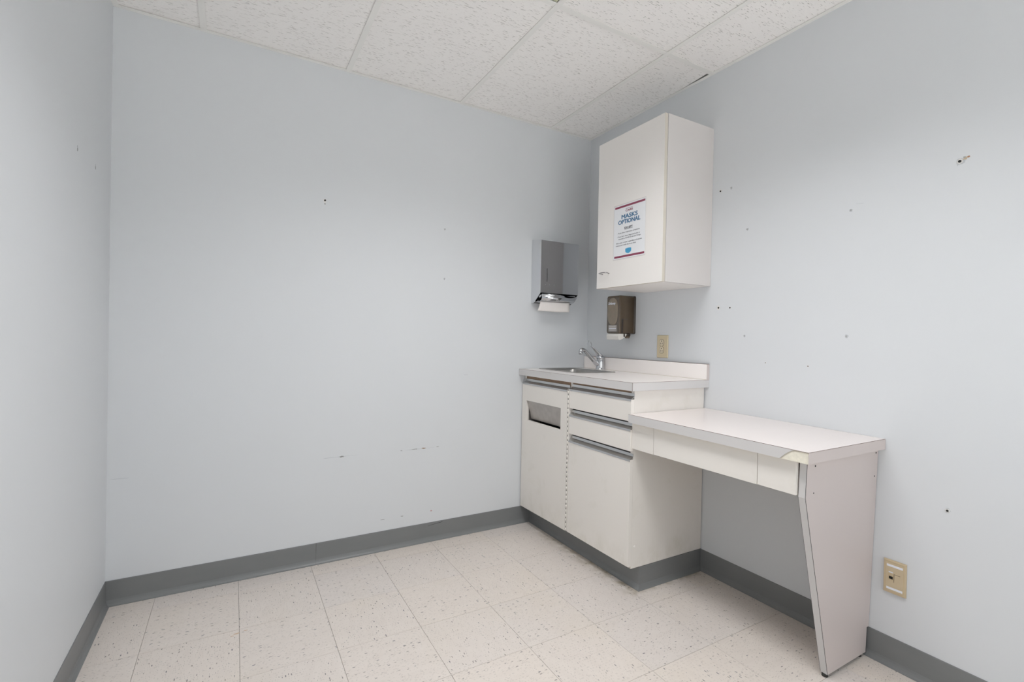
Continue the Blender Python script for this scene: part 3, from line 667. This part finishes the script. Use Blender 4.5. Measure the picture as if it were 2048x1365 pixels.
for i in range(n):
    k = i / (n - 1); y = -.0735 - .012 * k - .004 * math.sin(k * 3.1); z = 1.3508 - .060 * k
    rowsA.append([(TX0 + .020 - .026 * k + (.218 + .014 * k) * j / 12, y - .0012 * math.sin(j * 1.3 + i * .4), z - .0020 * math.sin(j / 12 * 3.14) * k) for j in range(13)])
pt.sweep(rowsA, 'paper', closed=False, caps=False); pt = pt.build('paper_towel', None, origin=(-.31, -.08, 1.29))
pt.modifiers.new('solid', 'SOLIDIFY').thickness = .0008
tag(pt, 'white folded paper towel hanging out of the chrome dispenser', 'paper towel')

# ------------------------------------------------------------------ soap dispenser
SYA, SYB, SZ0, SZ1, SXF = -.3330, -.4410, 1.1620, 1.3800, -.1230
sd = thing('soap_dispenser', (0, -.387, 1.1250), 'smoky brown plastic soap dispenser on the wall under the wall cabinet', 'dispenser')
def round_box(x0, x1, y0, y1, z0, z1, r, mat, n=4, taper=0.0):
    # rounded outline in y,z swept along x
    pts = []
    for cy_, cz_, a0 in ((y1 - r, z1 - r, 0), (y0 + r, z1 - r, 90), (y0 + r, z0 + r, 180), (y1 - r, z0 + r, 270)):
        for i in range(n + 1):
            a = math.radians(a0 + 90 * i / n); pts.append((cy_ + r * math.cos(a), cz_ + r * math.sin(a)))
    cyy, czz = (y0 + y1) / 2, (z0 + z1) / 2
    def ringf(x, s): return [(x, cyy + (y - cyy) * s, czz + (z - czz) * s) for y, z in pts]
    return [ringf(x1, 1.0), ringf(x0 + .012, 1.0 - taper * .5), ringf(x0 + .003, .985 - taper), ringf(x0, .95 - taper)]
m = MB(); m.sweep(round_box(SXF, -.014, SYB, SYA, SZ0, SZ1, .009, 'smoke_plastic'), 'smoke_plastic'); cv = m.build('cover', sd)
m = MB(); m.sweep(round_box(-.0135, -.001, SYB - .002, SYA + .002, SZ0 - .002, SZ1 + .002, .010, 'smoke_dark'), 'smoke_dark'); m.build('back_plate', sd)
box('front_panel', cv, SXF - .0012, SXF + .002, SYB + .006, SYA - .006, SZ0 + .003, SZ1 - .012, 'smoke_front', .001)
# oval window in the front showing the refill
rings = []
for k, (s, dx) in enumerate(((1.0, -.001), (.97, -.0045), (.85, -.0065), (.55, -.0078), (.15, -.0082))):
    ring = []
    for i in range(28):
        a = 6.2832 * i / 28; cyv, czv = -.3860, 1.2880
        yy = .0440 * math.copysign(abs(math.cos(a)) ** .75, math.cos(a)); zz = .0800 * math.copysign(abs(math.sin(a)) ** .75, math.sin(a))
        ring.append((SXF + dx, cyv + yy * s, czv + zz * s))
    rings.append(ring)
MB().sweep(rings, 'soap_bag').build('window', cv)
text('Softsoap', 'label_white', lambda a, b, t: (SXF - .0090 - t, -.3850 - a, 1.3335 + b), .058, .019, cv, 'lettering', .02, .25)
lb = box('label', cv, SXF - .0018, SXF - .0012, -.4210, -.3520, 1.1735, 1.2100, 'label_grey'); box('label_stripe', lb, SXF - .0021, SXF - .0018, -.4160, -.3560, 1.1880, 1.1925, 'label_white')
for k in range(3): box('label_line', lb, SXF - .0021, SXF - .0018, -.4130, -.3590, 1.1972 + k * .004, 1.1985 + k * .004, 'sleeve')
box('label_line', lb, SXF - .0021, SXF - .0018, -.4060, -.3660, 1.1800, 1.1815, 'sleeve')
box('side_rib', cv, -.108, -.094, SYB - .0008, SYB + .002, SZ0 + .004, 1.2430, 'smoke_dark'); box('side_rib', cv, -.108, -.060, SYB - .0006, SYB + .002, 1.2430, 1.2455, 'smoke_dark')
lev = [(-.1235, 1.1610), (-.1265, 1.1460), (-.1215, 1.1270), (-.1080, 1.1255), (-.0900, 1.1330), (-.0650, 1.1500), (-.0600, 1.1610)]
MB().prism([(x, SYA - .004, z) for x, z in lev], [(x, SYB + .004, z) for x, z in lev], 'white_plastic').build('push_lever', sd, .002, 2)
nz = MB(); nz.cyl((-.045, -.424, 1.1610), (0, 0, -1), .0180, .012, 'smoke_dark', 16); nz.cyl((-.045, -.424, 1.1490), (0, 0, -1), .0165, .013, 'smoke_plastic', 16, .012); nz.build('nozzle', sd)
box('valve_lug', sd, -.086, -.079, -.4420, -.4300, 1.1440, 1.1610, 'smoke_dark', .001)

# ------------------------------------------------------------------ duplex outlet and data plate
eo = thing('electrical_outlet', (0, -.652, 1.0330), 'ivory duplex electrical outlet above the counter backsplash', 'outlet')
pb = MB(); pb.hexa([(-.001, -.6905, 1.0330), (-.001, -.6130, 1.0330), (-.001, -.6130, 1.1565), (-.001, -.6905, 1.1565), (-.0062, -.6880, 1.0355), (-.0062, -.6155, 1.0355), (-.0062, -.6155, 1.1540), (-.0062, -.6880, 1.1540)], 'ivory_plastic'); plate = pb.build('plate', eo, .0008, 2)
for cz in (1.1150, 1.0755):
    yc = -.6480
    ol = [(yc + .0150 * math.copysign(abs(math.cos(6.2832 * i / 24)) ** .6, math.cos(6.2832 * i / 24)), cz + .0165 * math.copysign(abs(math.sin(6.2832 * i / 24)) ** .8, math.sin(6.2832 * i / 24))) for i in range(24)]
    og = [(yc + (y - yc) * 1.13, cz + (z - cz) * 1.11) for y, z in ol]
    MB().prism([(-.0058, y, z) for y, z in og], [(-.00640, y, z) for y, z in og], 'gasket_dark').build('gap', plate)
    rc = MB().prism([(-.0058, y, z) for y, z in ol], [(-.0076, y, z) for y, z in ol], 'ivory_light').build('receptacle', plate)
    box('slot', rc, -.0080, -.0074, yc + .0045, yc + .0068, cz - .0090, cz + .0005, 'hole_dark'); box('slot', rc, -.0080, -.0074, yc - .0068, yc - .0045, cz - .0080, cz - .0005, 'hole_dark')
    MB().cyl((-.0074, yc, cz + .0085), (-1, 0, 0), .0030, .0006, 'hole_dark', 12).build('ground_hole', rc)
MB().cyl((-.0062, -.6480, 1.0955), (-1, 0, 0), .0030, .0010, 'ivory_light', 12).build('screw', plate)

do = thing('data_outlet', (0, -1.7290, .2557), 'tan data outlet plate with one jack, low on the right wall beside the desk', 'outlet')
pb = MB(); pb.hexa([(-.001, -1.7630, .2557), (-.001, -1.6945, .2557), (-.001, -1.6945, .3727), (-.001, -1.7630, .3727), (-.0105, -1.7600, .2590), (-.0105, -1.6985, .2590), (-.0105, -1.6985, .3695), (-.0105, -1.7600, .3695)], 'almond_plastic'); plate = pb.build('plate', do, .0012, 2)
ins = box('insert', plate, -.0113, -.0100, -1.7560, -1.7055, .2660, .3640, 'almond_light', .0003)
box('label_strip', ins, -.0117, -.0113, -1.7545, -1.7075, .3510, .3585, 'label_white'); box('label_strip', ins, -.0117, -.0113, -1.7545, -1.7075, .2715, .2790, 'label_white')
jk = box('jack', ins, -.0124, -.0113, -1.7290, -1.7120, .3040, .3280, 'almond_plastic'); box('jack_opening', jk, -.0127, -.0123, -1.7265, -1.7150, .3085, .3180, 'black_void'); box('jack_tab', jk, -.0127, -.0123, -1.7265, -1.7140, .3300, .3340, 'label_white')
box('jack_shadow_gap', ins, -.0116, -.0113, -1.7300, -1.7290, .2990, .3280, 'gasket_dark')
bk = box('blank_insert', ins, -.0122, -.0113, -1.7475, -1.7305, .3040, .3280, 'almond_light'); box('blank_groove', bk, -.0124, -.0122, -1.7475, -1.7305, .3268, .3280, 'gasket_dark')

# the cabinet run was fitted to a corner that is not quite square: its front edge leans out a little towards the back wall
def lean(o, k):
    for ch in o.children:
        if ch.type == 'MESH':
            off = Vector(ch['_o'])
            for v in ch.data.vertices:
                x, y = v.co.x + off.x, v.co.y + off.y
                v.co.x = x * (1 + k * (1 + y / 0.95)) - off.x
        lean(ch, k)
lean(bc, 0.012); lean(ct, 0.022); lean(sk, 0.022)
for o in bpy.data.objects:
    if '_o' in o.keys(): del o['_o']
